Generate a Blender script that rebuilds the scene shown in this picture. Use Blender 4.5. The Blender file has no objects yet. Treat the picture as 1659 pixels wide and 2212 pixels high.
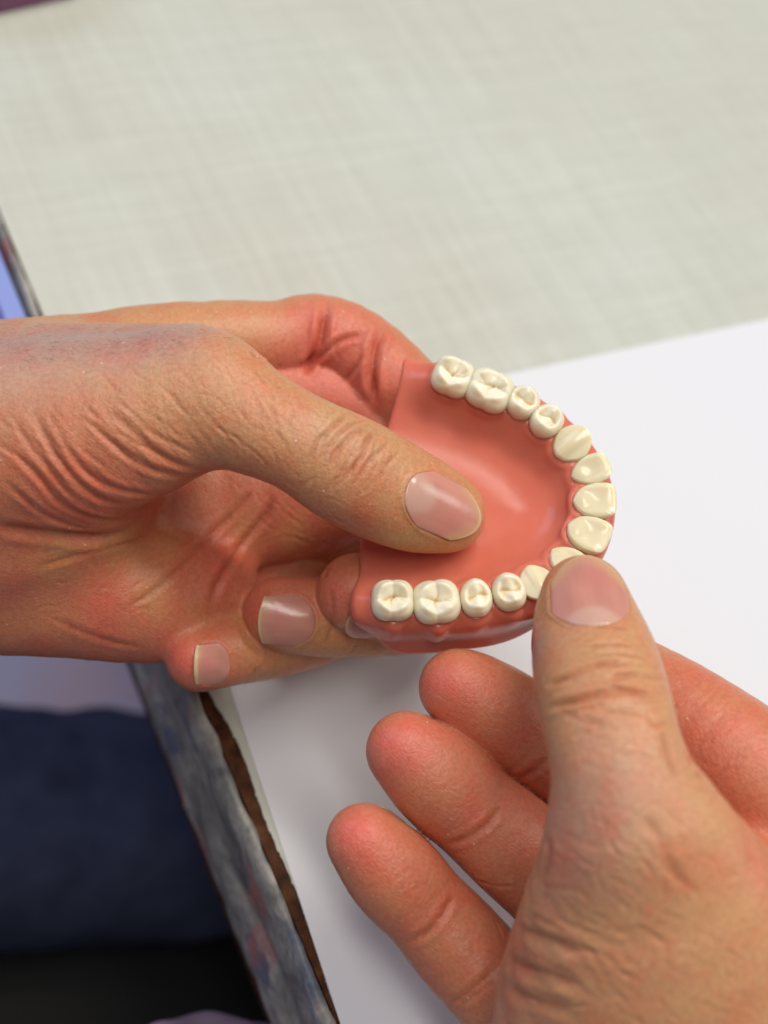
import bpy, math, random
import numpy as np
from mathutils import Matrix, Vector, noise as mnoise
from mathutils.bvhtree import BVHTree

random.seed(7); rng = np.random.default_rng(7)
scene = bpy.context.scene
COL = scene.collection

# ------------------------------------------------------------------ frame of reference
# Design frame: millimetres, x right, y up, z towards the photographer, origin on the focus plane.
F, CX, CY, D, DELTA = 2538.0, 829.5, 1106.0, 260.0, 85.0
UP = np.array([0.25, 0.50, 0.83]); UP /= np.linalg.norm(UP)
WY = np.array([0, 1.0, 0]) - UP * UP[1]; WY /= np.linalg.norm(WY)
WX = np.cross(WY, UP)
RW = np.array([WX, WY, UP])
TABLE_Z = 0.74
def to_world(v):
    v = np.atleast_2d(np.asarray(v, float)) - np.array([0, 0, -DELTA])
    w = v @ RW.T * 0.001
    w[:, 2] += TABLE_Z
    return w
def P(x, y, z=0.0):
    return np.array([(x - CX) / F * (D - z), -(y - CY) / F * (D - z), z])
def on_plane(x, y, drop=0.0):
    """point of the horizontal plane `drop` mm below the table top that is seen at x, y"""
    r = np.array([(x - CX) / F, -(y - CY) / F, -1.0])
    o = np.array([0, 0, D])
    p0 = np.array([0, 0, -DELTA]) - UP * drop
    return o + r * (np.dot(p0 - o, UP) / np.dot(r, UP))

# ------------------------------------------------------------------ camera, world, lamps
cam_d = bpy.data.cameras.new('camera'); cam = bpy.data.objects.new('camera', cam_d); COL.objects.link(cam)
M = Matrix.Identity(4)
for i in range(3):
    for j in range(3): M[i][j] = RW[i, j]
M.translation = Vector(to_world([0, 0, D])[0])
cam.matrix_world = M
cam_d.sensor_fit = 'HORIZONTAL'; cam_d.sensor_width = 36.0
cam_d.lens = 36.0 * F / 1659.0
cam_d.clip_start = 0.01; cam_d.clip_end = 20
cam_d.dof.use_dof = True; cam_d.dof.focus_distance = (D - 6) * 0.001; cam_d.dof.aperture_fstop = 10.5
scene.camera = cam

world = bpy.data.worlds.new('World'); scene.world = world; world.use_nodes = True
bg = world.node_tree.nodes['Background']
bg.inputs[0].default_value = (0.86, 0.90, 1.0, 1); bg.inputs[1].default_value = 0.15

def area(name, pos, target, size, power, color, size_y=None):
    l = bpy.data.lights.new(name, 'AREA'); l.energy = power; l.color = color
    l.shape = 'RECTANGLE'; l.size = size; l.size_y = size_y or size
    o = bpy.data.objects.new(name, l); COL.objects.link(o)
    o.location = pos
    o.rotation_euler = (Vector(target) - Vector(pos)).to_track_quat('-Z', 'Y').to_euler()
    return o
C0 = to_world([0, 0, 0])[0]
area('ceiling_tube_lamp', (C0[0] + 0.42, C0[1] + 0.42, 2.2), C0, 1.1, 16, (1.0, 0.94, 0.85), 0.18)
area('ceiling_tube_lamp', (C0[0] - 0.30, C0[1] - 0.12, 2.2), C0, 1.1, 8.5, (1.0, 0.94, 0.85), 0.18)
area('side_window_light', (C0[0] + 1.15, C0[1] - 0.08, C0[2] + 0.72), C0, 0.34, 2.8, (1.0, 0.97, 0.94), 0.5)
area('window_light', (C0[0] - 1.2, C0[1] + 1.1, 1.75), C0, 0.9, 9, (0.60, 0.68, 1.0), 0.9)

scene.view_settings.view_transform = 'Standard'; scene.view_settings.look = 'None'
scene.view_settings.exposure = 0.0; scene.view_settings.gamma = 1.0
scene.render.engine = 'CYCLES'
scene.cycles.use_denoising = True
try: scene.cycles.denoiser = 'OPENIMAGEDENOISE'
except Exception: pass
scene.cycles.use_adaptive_sampling = False
scene.cycles.max_bounces = 8

# ------------------------------------------------------------------ material helpers
def mat(name):
    m = bpy.data.materials.new(name); m.use_nodes = True
    nt = m.node_tree; b = nt.nodes['Principled BSDF']
    return m, nt, b
def node(nt, t, **kw):
    n = nt.nodes.new(t)
    for k, v in kw.items():
        if k in n.inputs: n.inputs[k].default_value = v
        else: setattr(n, k, v)
    return n
def ramp(nt, fac, stops):
    r = nt.nodes.new('ShaderNodeValToRGB'); nt.links.new(fac, r.inputs[0])
    els = r.color_ramp.elements
    while len(els) < len(stops): els.new(0.5)
    for e, (p, c) in zip(els, stops):
        e.position = p; e.color = (*c, 1) if len(c) == 3 else c
    return r.outputs[0]
def mix(nt, fac, a, b, mode='MIX'):
    m = nt.nodes.new('ShaderNodeMix'); m.data_type = 'RGBA'; m.blend_type = mode
    for idx, v in ((0, fac), (6, a), (7, b)):
        if hasattr(v, 'links'): nt.links.new(v, m.inputs[idx])
        elif isinstance(v, tuple): m.inputs[idx].default_value = (*v, 1)
        else: m.inputs[idx].default_value = v
    return m.outputs[2]
def mapping(nt, scale=(1, 1, 1), rot=(0, 0, 0), coord='Object'):
    tc = nt.nodes.new('ShaderNodeTexCoord'); mp = nt.nodes.new('ShaderNodeMapping')
    mp.inputs['Scale'].default_value = scale; mp.inputs['Rotation'].default_value = rot
    nt.links.new(tc.outputs[coord], mp.inputs[0]); return mp.outputs[0]
def bump(nt, b, h, strength, dist, prev=None):
    bp = nt.nodes.new('ShaderNodeBump'); bp.inputs['Strength'].default_value = strength; bp.inputs['Distance'].default_value = dist
    nt.links.new(h, bp.inputs['Height'])
    if prev is not None: nt.links.new(prev, bp.inputs['Normal'])
    nt.links.new(bp.outputs[0], b.inputs['Normal']); return bp.outputs[0]

def skin_material():
    m, nt, b = mat('skin')
    at = nt.nodes.new('ShaderNodeVertexColor'); at.layer_name = 'Col'
    v = mapping(nt)
    n1 = node(nt, 'ShaderNodeTexNoise', Scale=300.0, Detail=5.0, Roughness=0.65); nt.links.new(v, n1.inputs['Vector'])
    n2 = node(nt, 'ShaderNodeTexNoise', Scale=1150.0, Detail=3.0); nt.links.new(v, n2.inputs['Vector'])
    n0 = node(nt, 'ShaderNodeTexNoise', Scale=95.0, Detail=3.0, Distortion=0.5); nt.links.new(v, n0.inputs['Vector'])
    c = mix(nt, 1.0, at.outputs['Color'], ramp(nt, n0.outputs[0], [(0.32, (1.02, 0.86, 0.84)), (0.5, (1.0, 1.0, 1.0)), (0.70, (1.0, 1.08, 1.0))]), 'MULTIPLY')
    c = mix(nt, 0.60, c, ramp(nt, n1.outputs[0], [(0.3, (0.58, 0.44, 0.42)), (0.5, (0.51, 0.5, 0.5)), (0.72, (0.48, 0.56, 0.55))]), 'OVERLAY')
    c = mix(nt, 0.38, c, ramp(nt, n2.outputs[0], [(0.35, (0.36, 0.36, 0.36)), (0.65, (0.62, 0.62, 0.62))]), 'OVERLAY')
    # fine plaster dust
    vo = node(nt, 'ShaderNodeTexVoronoi', Scale=420.0); nt.links.new(v, vo.inputs['Vector'])
    sp = ramp(nt, vo.outputs['Distance'], [(0.05, (1, 1, 1)), (0.11, (0, 0, 0))])
    nz = node(nt, 'ShaderNodeTexNoise', Scale=110.0, Detail=1.0); nt.links.new(v, nz.inputs['Vector'])
    msk = ramp(nt, nz.outputs[0], [(0.50, (0, 0, 0)), (0.60, (1, 1, 1))])
    vc = ramp(nt, vo.outputs['Color'], [(0.52, (0, 0, 0)), (0.56, (1, 1, 1))])
    f = mix(nt, 1.0, sp, msk, 'MULTIPLY'); f = mix(nt, 1.0, f, vc, 'MULTIPLY')
    f = mix(nt, 1.0, f, (0.95, 0.95, 0.95), 'MULTIPLY'); c = mix(nt, f, c, (0.74, 0.62, 0.50))
    nt.links.new(c, b.inputs['Base Color'])
    b.inputs['Roughness'].default_value = 0.37
    b.inputs['Specular IOR Level'].default_value = 0.42
    b.inputs['Subsurface Weight'].default_value = 0.22
    b.inputs['Subsurface Radius'].default_value = (1.0, 0.34, 0.18)
    b.inputs['Subsurface Scale'].default_value = 0.0016
    # skin relief: cells of about a millimetre plus pores
    vb = node(nt, 'ShaderNodeTexVoronoi', Scale=1050.0, feature='DISTANCE_TO_EDGE')
    wv = node(nt, 'ShaderNodeTexNoise', Scale=500.0, Detail=2.0); nt.links.new(v, wv.inputs['Vector'])
    ad = nt.nodes.new('ShaderNodeMixRGB'); ad.blend_type = 'ADD'; ad.inputs[0].default_value = 0.0012
    nt.links.new(v, ad.inputs[1]); nt.links.new(wv.outputs['Color'], ad.inputs[2]); nt.links.new(ad.outputs[0], vb.inputs['Vector'])
    hb = ramp(nt, vb.outputs['Distance'], [(0.0, (0, 0, 0)), (0.25, (1, 1, 1))])
    p = bump(nt, b, hb, 0.36, 0.00010)
    n3 = node(nt, 'ShaderNodeTexNoise', Scale=700.0, Detail=5.0, Roughness=0.65); nt.links.new(v, n3.inputs['Vector'])
    p = bump(nt, b, n3.outputs[0], 0.40, 0.0004, p)
    # print ridges on the palm side only
    wv2 = node(nt, 'ShaderNodeTexWave', Scale=520.0, Distortion=2.5, Detail=1.0, bands_direction='DIAGONAL'); wv2.inputs['Detail Scale'].default_value = 0.25
    nt.links.new(v, wv2.inputs['Vector'])
    ml = nt.nodes.new('ShaderNodeMath'); ml.operation = 'MULTIPLY'; nt.links.new(wv2.outputs['Fac'], ml.inputs[0]); nt.links.new(at.outputs['Alpha'], ml.inputs[1])
    bump(nt, b, ml.outputs[0], 0.16, 0.00006, p)
    return m
def nail_material():
    m, nt, b = mat('nail')
    at = nt.nodes.new('ShaderNodeVertexColor'); at.layer_name = 'Col'
    nt.links.new(at.outputs['Color'], b.inputs['Base Color'])
    b.inputs['Roughness'].default_value = 0.20
    b.inputs['Subsurface Weight'].default_value = 0.25
    b.inputs['Subsurface Radius'].default_value = (1.0, 0.4, 0.3); b.inputs['Subsurface Scale'].default_value = 0.001
    v = mapping(nt); n = node(nt, 'ShaderNodeTexNoise', Scale=900.0, Detail=3.0); nt.links.new(v, n.inputs['Vector'])
    bump(nt, b, n.outputs[0], 0.12, 0.0003)
    return m
def acrylic_material():
    m, nt, b = mat('pink_acrylic')
    v = mapping(nt); n = node(nt, 'ShaderNodeTexNoise', Scale=120.0, Detail=3.0); nt.links.new(v, n.inputs['Vector'])
    nt.links.new(ramp(nt, n.outputs[0], [(0.3, (0.64, 0.165, 0.105)), (0.7, (0.68, 0.19, 0.125))]), b.inputs['Base Color'])
    b.inputs['Roughness'].default_value = 0.22
    b.inputs['Specular IOR Level'].default_value = 0.26
    b.inputs['Subsurface Weight'].default_value = 0.5
    b.inputs['Subsurface Radius'].default_value = (1.0, 0.40, 0.3); b.inputs['Subsurface Scale'].default_value = 0.004
    n2 = node(nt, 'ShaderNodeTexNoise', Scale=160.0, Detail=2.0); nt.links.new(v, n2.inputs['Vector'])
    bump(nt, b, n2.outputs[0], 0.08, 0.0006)
    return m
def tooth_material():
    m, nt, b = mat('tooth_resin')
    at = nt.nodes.new('ShaderNodeVertexColor'); at.layer_name = 'Col'
    v = mapping(nt); n = node(nt, 'ShaderNodeTexNoise', Scale=420.0, Detail=3.0); nt.links.new(v, n.inputs['Vector'])
    c = mix(nt, 0.25, at.outputs['Color'], ramp(nt, n.outputs[0], [(0.3, (0.42, 0.42, 0.40)), (0.7, (0.58, 0.58, 0.58))]), 'OVERLAY')
    nt.links.new(c, b.inputs['Base Color'])
    b.inputs['Roughness'].default_value = 0.19
    b.inputs['Specular IOR Level'].default_value = 0.42
    b.inputs['Subsurface Weight'].default_value = 0.8
    b.inputs['Subsurface Radius'].default_value = (1.0, 0.85, 0.6); b.inputs['Subsurface Scale'].default_value = 0.0022
    bump(nt, b, n.outputs[0], 0.05, 0.0003)
    return m
SKIN, NAIL, ACRYLIC, TOOTH = skin_material(), nail_material(), acrylic_material(), tooth_material()
def plain(name, color, rough, spec=0.5):
    m, nt, b = mat(name); b.inputs['Base Color'].default_value = (*color, 1)
    b.inputs['Roughness'].default_value = rough; b.inputs['Specular IOR Level'].default_value = spec
    return m

# ------------------------------------------------------------------ object helpers
def tag(o, label=None, cat=None, kind=None, group=None):
    for k, v in (('label', label), ('category', cat), ('kind', kind), ('group', group)):
        if v: o[k] = v
    return o
def empty(name, loc):
    o = bpy.data.objects.new(name, None); COL.objects.link(o); o.location = loc; o.empty_display_size = 0.02
    return o
def mesh_obj(name, verts_w, faces, material, parent=None, color=None, origin=None, smooth=True):
    """verts_w: world metres"""
    verts_w = np.asarray(verts_w, float)
    org = np.asarray(origin if origin is not None else verts_w.mean(0))
    me = bpy.data.meshes.new(name)
    me.from_pydata((verts_w - org).tolist(), [], [list(map(int, f)) for f in faces] if not isinstance(faces, np.ndarray) else faces.tolist())
    if color is not None:
        a = me.color_attributes.new('Col', 'FLOAT_COLOR', 'POINT')
        c = np.ones((len(verts_w), 4), np.float32); c[:, :np.shape(color)[1]] = color
        a.data.foreach_set('color', c.ravel())
    if smooth: me.polygons.foreach_set('use_smooth', [True] * len(me.polygons))
    me.materials.append(material); me.update()
    o = bpy.data.objects.new(name, me); COL.objects.link(o)
    o.location = Vector(org)
    if parent is not None:
        o.parent = parent; o.location = Vector(org) - parent.location
    return o

# ------------------------------------------------------------------ implicit surfaces
def smin(a, b, k):
    if k <= 0: return np.minimum(a, b)
    h = np.clip(0.5 + 0.5 * (b - a) / k, 0, 1)
    return b * (1 - h) + a * h - k * h * (1 - h)
def smax(a, b, k): return -smin(-a, -b, k)

class Chain:
    """smooth chain of tapered limbs; pts (n,3) mm, radii mm; flat = (axis, factor) thins it along axis"""
    def __init__(s, pts, radii, k=2.0, flat=None):
        pts = np.array(pts, float); radii = np.array(radii, float)
        # Catmull-Rom resample for smooth bends
        Q, R = [], []
        n = len(pts)
        for i in range(n - 1):
            p0, p1, p2, p3 = pts[max(i-1, 0)], pts[i], pts[i+1], pts[min(i+2, n-1)]
            r0, r1, r2, r3 = radii[max(i-1, 0)], radii[i], radii[i+1], radii[min(i+2, n-1)]
            for t in (0, 1/3, 2/3):
                w = 0.5 * np.array([-t+2*t*t-t**3, 2-5*t*t+3*t**3, t+4*t*t-3*t**3, -t*t+t**3])
                Q.append(w[0]*p0+w[1]*p1+w[2]*p2+w[3]*p3); R.append(w[0]*r0+w[1]*r1+w[2]*r2+w[3]*r3)
        Q.append(pts[-1]); R.append(radii[-1])
        s.p = np.array(Q, np.float32); s.r = np.array(R, np.float32); s.k = k; s.flat = flat
        s.lo = (s.p - s.r[:, None]).min(0); s.hi = (s.p + s.r[:, None]).max(0)
    def __call__(s, X):
        lo, hi = X.min(0) - 10, X.max(0) + 10
        out = np.full(len(X), 20.0, np.float32)
        for i in range(len(s.p) - 1):
            a, b = s.p[i], s.p[i+1]; ab = b - a; r = max(s.r[i], s.r[i+1])
            if (np.minimum(a, b) - r > hi).any() or (np.maximum(a, b) + r < lo).any(): continue
            d = X - a
            t = np.clip(d @ ab / max(float(ab @ ab), 1e-6), 0, 1)
            d -= t[:, None] * ab
            e2 = np.einsum('ij,ij->i', d, d)
            if s.flat is not None:
                dn = d @ np.asarray(s.flat[0], np.float32)
                e2 = e2 + dn * dn * (1 / s.flat[1]**2 - 1)
            e = np.sqrt(e2) - (s.r[i] + t * (s.r[i+1] - s.r[i]))
            out = smin(out, e, 0.35)
        return out

def cubed(f, X, size=14.0):
    """evaluate f cube by cube so that distant limbs are skipped"""
    k = np.floor(X / size).astype(np.int64); k -= k.min(0); n = k.max(0) + 1
    key = (k[:, 0] * n[1] + k[:, 1]) * n[2] + k[:, 2]
    o = np.argsort(key, kind='stable'); b = np.flatnonzero(np.diff(key[o])) + 1
    out = np.empty(len(X), np.float32)
    for idx in np.split(o, b): out[idx] = f(X[idx])
    return out
def surface_nets(f, lo, hi, h, band=2.6):
    lo = np.asarray(lo, float) - 2*h; hi = np.asarray(hi, float) + 2*h
    B = 4; H = B * h
    nb = np.ceil((hi - lo) / H).astype(int) + 1
    # coarse pass on block centres
    gi = np.stack(np.meshgrid(*[np.arange(n) for n in nb], indexing='ij'), -1).reshape(-1, 3)
    cen = (lo + (gi + 0.5) * H).astype(np.float32)
    fc = cubed(f, cen, max(14.0, 30 * h))
    blk = gi[np.abs(fc) < H * 0.5 * band]
    sub = np.stack(np.meshgrid(*[np.arange(B)]*3, indexing='ij'), -1).reshape(-1, 3)
    cells = (blk[:, None, :] * B + sub[None]).reshape(-1, 3)
    S = nb * B + 2
    def fid(ijk): return (ijk[:, 0].astype(np.int64) * S[1] + ijk[:, 1]) * S[2] + ijk[:, 2]
    corners = [(i, j, k) for i in (0, 1) for j in (0, 1) for k in (0, 1)]
    ids = np.stack([fid(cells + np.array(c)) for c in corners], 1)
    uid, inv = np.unique(ids.ravel(), return_inverse=True)
    iz = uid % S[2]; iy = (uid // S[2]) % S[1]; ix = uid // (S[2] * S[1])
    pts = (lo + np.stack([ix, iy, iz], 1) * h).astype(np.float32)
    fv = cubed(f, pts, max(14.0, 30 * h))
    cv = fv[inv.reshape(ids.shape)]
    neg = cv < 0
    act = neg.any(1) & ~neg.all(1)
    cells = cells[act]; cv = cv[act]
    acc = np.zeros((len(cells), 3)); cnt = np.zeros(len(cells))
    ca = np.array(corners, float)
    for a in range(8):
        for b in range(a + 1, 8):
            if np.abs(ca[a] - ca[b]).sum() != 1: continue
            m = (cv[:, a] < 0) != (cv[:, b] < 0)
            t = cv[m, a] / (cv[m, a] - cv[m, b])
            acc[m] += ca[a] + t[:, None] * (ca[b] - ca[a]); cnt[m] += 1
    V = lo + (cells + acc / cnt[:, None]) * h
    cid = fid(cells); order = np.argsort(cid); scid = cid[order]
    def look(c):
        q = fid(c); p = np.clip(np.searchsorted(scid, q), 0, len(scid) - 1)
        return np.where(scid[p] == q, order[p], -1)
    faces = []
    for ax in range(3):
        u, w = (ax + 1) % 3, (ax + 2) % 3
        e = np.zeros(3, int); e[ax] = 1
        i0 = 0; i1 = corners.index(tuple(e))
        m = (cv[:, i0] < 0) != (cv[:, i1] < 0)
        c = cells[m]; s = cv[m, i0] < 0
        eu = np.zeros(3, int); eu[u] = 1; ew = np.zeros(3, int); ew[w] = 1
        q = np.stack([look(c), look(c - eu), look(c - eu - ew), look(c - ew)], 1)
        ok = (q >= 0).all(1); q = q[ok]; s = s[ok]
        q[~s] = q[~s][:, ::-1]
        faces.append(q)
    return V, np.concatenate(faces)
def mesh_normals(V, Q):
    n = np.cross(V[Q[:, 2]] - V[Q[:, 0]], V[Q[:, 3]] - V[Q[:, 1]])
    N = np.stack([sum(np.bincount(Q[:, c], n[:, a], len(V)) for c in range(4)) for a in range(3)], 1)
    return N / np.maximum(np.linalg.norm(N, axis=1), 1e-9)[:, None]
def smooth_mesh(V, Q, it=2, lam=0.5):
    n = len(V)
    e = np.concatenate([Q[:, [0, 1]], Q[:, [1, 2]], Q[:, [2, 3]], Q[:, [3, 0]]]); e = np.concatenate([e, e[:, ::-1]])
    cnt = np.bincount(e[:, 0], minlength=n)[:, None]
    for _ in range(it):
        s = np.stack([np.bincount(e[:, 0], V[e[:, 1], a], n) for a in range(3)], 1)
        V = V + lam * (s / np.maximum(cnt, 1) - V)
    return V
def poly_dist(V, L):
    best = np.full(len(V), 1e9); tt = np.zeros(len(V)); n = len(L) - 1
    for i in range(n):
        a, b = L[i], L[i+1]; ab = b - a
        d = V - a; t = np.clip(d @ ab / max(ab @ ab, 1e-6), 0, 1)
        e = np.sqrt(((d - t[:, None] * ab)**2).sum(1))
        m = e < best; best[m] = e[m]; tt[m] = (i + t[m]) / n
    return best, tt
def sstep(a, b, x):
    t = np.clip((x - a) / (b - a), 0, 1); return t * t * (3 - 2 * t)

class Hand:
    def __init__(s, name, palm, fingers, kf=5.0, kff=0.5, h=0.5):
        s.palm, s.fingers, s.kf, s.kff = palm, fingers, kf, kff
        allc = palm + fingers
        s.lo = np.min([c.lo for c in allc], 0) - 1; s.hi = np.max([c.hi for c in allc], 0) + 1
        s.name = name; s.h = h; s.cuts = []
        s.boxes = [(c.lo - 12, c.hi + 12) for c in fingers]
    def f(s, X):
        X = np.asarray(X, np.float32)
        p = None
        for c in s.palm:
            v = c(X); p = v if p is None else smin(p, v, c.k)
        out = p
        for c, (lo, hi) in zip(s.fingers, s.boxes):
            m = ((X > lo) & (X < hi)).all(1)
            if not m.any(): continue
            v = c(X[m]); j = smin(p[m], v, c.k)
            out = out.copy() if out is p else out
            out[m] = smin(out[m], j, s.kff) if s.kff > 0 else np.minimum(out[m], j)
        return out
    def build(s):
        V, Q = surface_nets(s.f, s.lo, s.hi, s.h)
        V = smooth_mesh(V, Q, 6, 0.5)
        s.N = mesh_normals(V, Q)
        s.V0 = V; s.Q = Q; s.disp = np.zeros(len(V)); s.col = np.zeros((len(V), 3)); s.tint = []
        s.xo = np.argsort(V[:, 0]); s.xs = V[s.xo, 0]
        s.bvh = BVHTree.FromPolygons(V.tolist(), Q.tolist())
    def ray(s, o, d):
        h = s.bvh.ray_cast(Vector(o), Vector(d))
        return None if h[0] is None else np.array(h[0])
    def trace(s, x, y):
        r = np.array([(x - CX) / F, -(y - CY) / F, -1.0])
        return s.ray(np.array([0, 0, D]), r / np.linalg.norm(r))
    def near(s, L, r):
        L = np.asarray(L); lo, hi = L.min(0) - r, L.max(0) + r
        i = s.xo[np.searchsorted(s.xs, lo[0]):np.searchsorted(s.xs, hi[0])]; v = s.V0[i]
        return i[(v[:, 1] > lo[1]) & (v[:, 1] < hi[1]) & (v[:, 2] > lo[2]) & (v[:, 2] < hi[2])]
    def pts(s, px):
        px = np.array(px, float)
        if len(px) > 2:          # round the corners of the drawn line
            q = []
            for i in range(len(px) - 1):
                p0, p1, p2, p3 = px[max(i-1, 0)], px[i], px[i+1], px[min(i+2, len(px)-1)]
                for t in (0, .25, .5, .75):
                    w = 0.5 * np.array([-t+2*t*t-t**3, 2-5*t*t+3*t**3, t+4*t*t-3*t**3, -t*t+t**3]); q.append(w @ np.array([p0, p1, p2, p3]))
            px = np.array(q + [px[-1]])
        else: px = px[0] + np.linspace(0, 1, 6)[:, None] * (px[1] - px[0])
        L = [p for p in (s.trace(*q) for q in px) if p is not None]
        out = [L[0]] if L else []
        for p in L[1:]:
            if np.linalg.norm(p - out[-1]) < 6: out.append(p)
        return np.array(out)
    def crease(s, px, w=0.6, depth=0.5, shoulder=0.35, tint=0.5):
        L = s.pts(px)
        if len(L) < 2: return
        idx = s.near(L, 5 * w + 1)
        if not len(idx): return
        d, t = poly_dist(s.V0[idx], L)
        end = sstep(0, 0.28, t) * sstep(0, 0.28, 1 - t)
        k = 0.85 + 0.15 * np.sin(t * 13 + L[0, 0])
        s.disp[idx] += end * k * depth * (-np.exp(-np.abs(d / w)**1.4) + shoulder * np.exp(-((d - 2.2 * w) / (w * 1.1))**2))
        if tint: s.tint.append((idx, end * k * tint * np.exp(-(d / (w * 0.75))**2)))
    def wrinkles(s, x, y, sx, sy, ang, n, ln, w=.32, depth=.14, tint=.18, seed=1, jit=.25):
        """family of fine skin lines; ang: direction of the lines in degrees"""
        r = random.Random(seed); a0 = math.radians(ang)
        for _ in range(n):
            px, py = x + r.gauss(0, sx), y + r.gauss(0, sy); a = a0 + r.gauss(0, jit); l = ln * r.uniform(.5, 1.4) / 2; c = r.uniform(-.25, .25) * l
            dx, dy = math.cos(a), math.sin(a)
            s.crease([(px - dx*l, py - dy*l), (px - dy*c, py + dx*c), (px + dx*l, py + dy*l)], w * r.uniform(.8, 1.3), depth * r.uniform(.3, .8), .4, tint * .8)
    def bulge(s, x, y, r, h):
        p = s.trace(x, y)
        idx = s.near([p], 3 * r); d = np.linalg.norm(s.V0[idx] - p, axis=1)
        s.disp[idx] += h * np.exp(-(d / r)**2)
    def paint(s, x, y, r, c, a=1.0, z=None):
        p = s.trace(x, y) if z is None else P(x, y, z)
        if p is None: return
        d = np.linalg.norm(s.V0 - p, axis=1)
        w = (a * np.exp(-(d / r)**2))[:, None]
        s.col = s.col * (1 - w) + np.array(c) * w
    tint = None
    def nail(s, p0, p1, half_w, tilt, obj_list, free=0.08, wpow=3.2, lunula=0.35, bow=.22, white=.03):
        """p0 / p1: where the nail leaves its fold and where it ends; tilt: rough outward direction"""
        n = np.array(tilt, float); n /= np.linalg.norm(n)
        if len(p0) == 3: a = s.ray(np.array(p0) + n * 25, -n); b = s.ray(np.array(p1) + n * 25, -n)
        else: a = s.trace(*p0); b = s.trace(*p1)
        if a is None or b is None: print('nail missed', p0); return
        d = b - a
        for _ in range(2):
            mid = s.ray(a + d * .42 + n * 12, -n); mid = a + d * .42 if mid is None else mid
            k = np.linalg.norm(s.V0 - mid, axis=1) < half_w * .8
            nn_ = (s.N[k & (s.N @ n > .3)]).mean(0); n = nn_ / np.linalg.norm(nn_)
        d -= n * (d @ n); L = np.linalg.norm(d); d /= L
        sd = np.cross(n, d)
        # sink of the nail bed and the fold round it
        rel = s.V0 - a; u = rel @ sd / half_w; v = rel @ d / L; w = rel @ n
        m = (np.abs(u) < 1.8) & (v > -0.5) & (v < 1.4) & (w < half_w * 0.9) & (w > -half_w * 1.1) & (s.N @ n > -0.1)
        idx = np.where(m)[0]; u = u[idx]; v = v[idx]; au = np.abs(u)
        e1 = (au - (1 - .06 * v)) * half_w; e2 = ((-.04 + .32 * np.minimum(au, 1.1)**2.6) - v) * L; e3 = (v - (1 + free - bow * np.minimum(au, 1.2)**2.2)) * L
        e = smax(smax(e1, e2, .8), e3, .8) + .30
        inside = sstep(0.25, -0.35, e)
        fold = np.exp(-((e - 0.75) / 0.7)**2) * sstep(1.0, 0.70, v)
        s.disp[idx] = s.disp[idx] * (1 - inside) - 0.45 * inside + 0.26 * fold * (e > -0.3)
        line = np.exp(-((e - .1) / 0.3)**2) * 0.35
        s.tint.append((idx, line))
        # nail plate: long profile from the finger, arched across
        def height(u, v):
            p = s.ray(a + d * (v * L) + sd * (u * half_w) + n * 12, -n)
            return None if p is None else (p - a) @ n
        vs = np.linspace(.02, .72, 10); hc = np.array([height(0, v) or 0.0 for v in vs]); pc = np.polyfit(vs, hc, 2)
        sag = np.median([x for x in (hc[k] - (height(sg * .9, vs[k]) if height(sg * .9, vs[k]) is not None else hc[k] - 2) for k in range(2, 9) for sg in (-1, 1))]) / .81
        sag = float(np.clip(sag * 1.12, 1.3, 4.0))
        NU, NV = 33, 41; G = np.zeros((NV, NU, 3)); C = np.zeros((NV, NU, 3))
        for j in range(NV):
            tv = j / (NV - 1)
            for i in range(NU):
                u0 = -1 + 2 * i / (NU - 1)
                # outline: rounded at the fold, bowed at the free edge
                wid = 1 - .06 * tv
                u = u0 * wid
                v0 = -.04 + .32 * abs(u0)**2.6; v1 = 1 + free - bow * abs(u0)**2.2
                v = v0 + (v1 - v0) * tv
                hz = np.polyval(pc, min(v, .72)) + (min(0, 2 * pc[0] * .72 + pc[1]) * .8 * max(0, v - .72) - .9 * max(0, v - .72)**2 * L / 9)
                q = a + d * (v * L) + sd * (u * half_w) + n * (hz - sag * u * u + 0.14 - .30 * sstep(.06, -.06, np.array(v)))
                G[j, i] = q
                pink = np.array([0.58, 0.26, 0.20]); lun = np.array([0.62, 0.39, 0.31]); yel = np.array([0.62, 0.38, 0.19]); whi = np.array([0.68, 0.50, 0.31])
                nz = mnoise.noise((u * 2.1 + p0[0], v * 2.4, 3.1)) * 0.16 + mnoise.noise((u * 11 + p0[0], v * 1.2, 1.1)) * 0.06
                c = pink * (1 + nz)
                c = c + (np.array([.60, .20, .18]) - c) * .5 * math.exp(-((u + .2) / .5)**2 - ((v - .62) / .2)**2)
                if lunula > 0:
                    lu = .75 * sstep(1.12, 0.72, np.array(math.hypot(u / 0.80, v / lunula))); c = c * (1 - lu) + lun * lu
                ye = sstep(0.70, 0.95, np.array(tv + 0.22 * (abs(u0) - 0.5))) * 0.65
                c = c * (1 - ye) + yel * ye
                wh = sstep(1 - white, 1 - white * .6, np.array(tv)); c = c * (1 - wh) + whi * wh
                C[j, i] = c
        obj_list.append((G, C))
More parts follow.
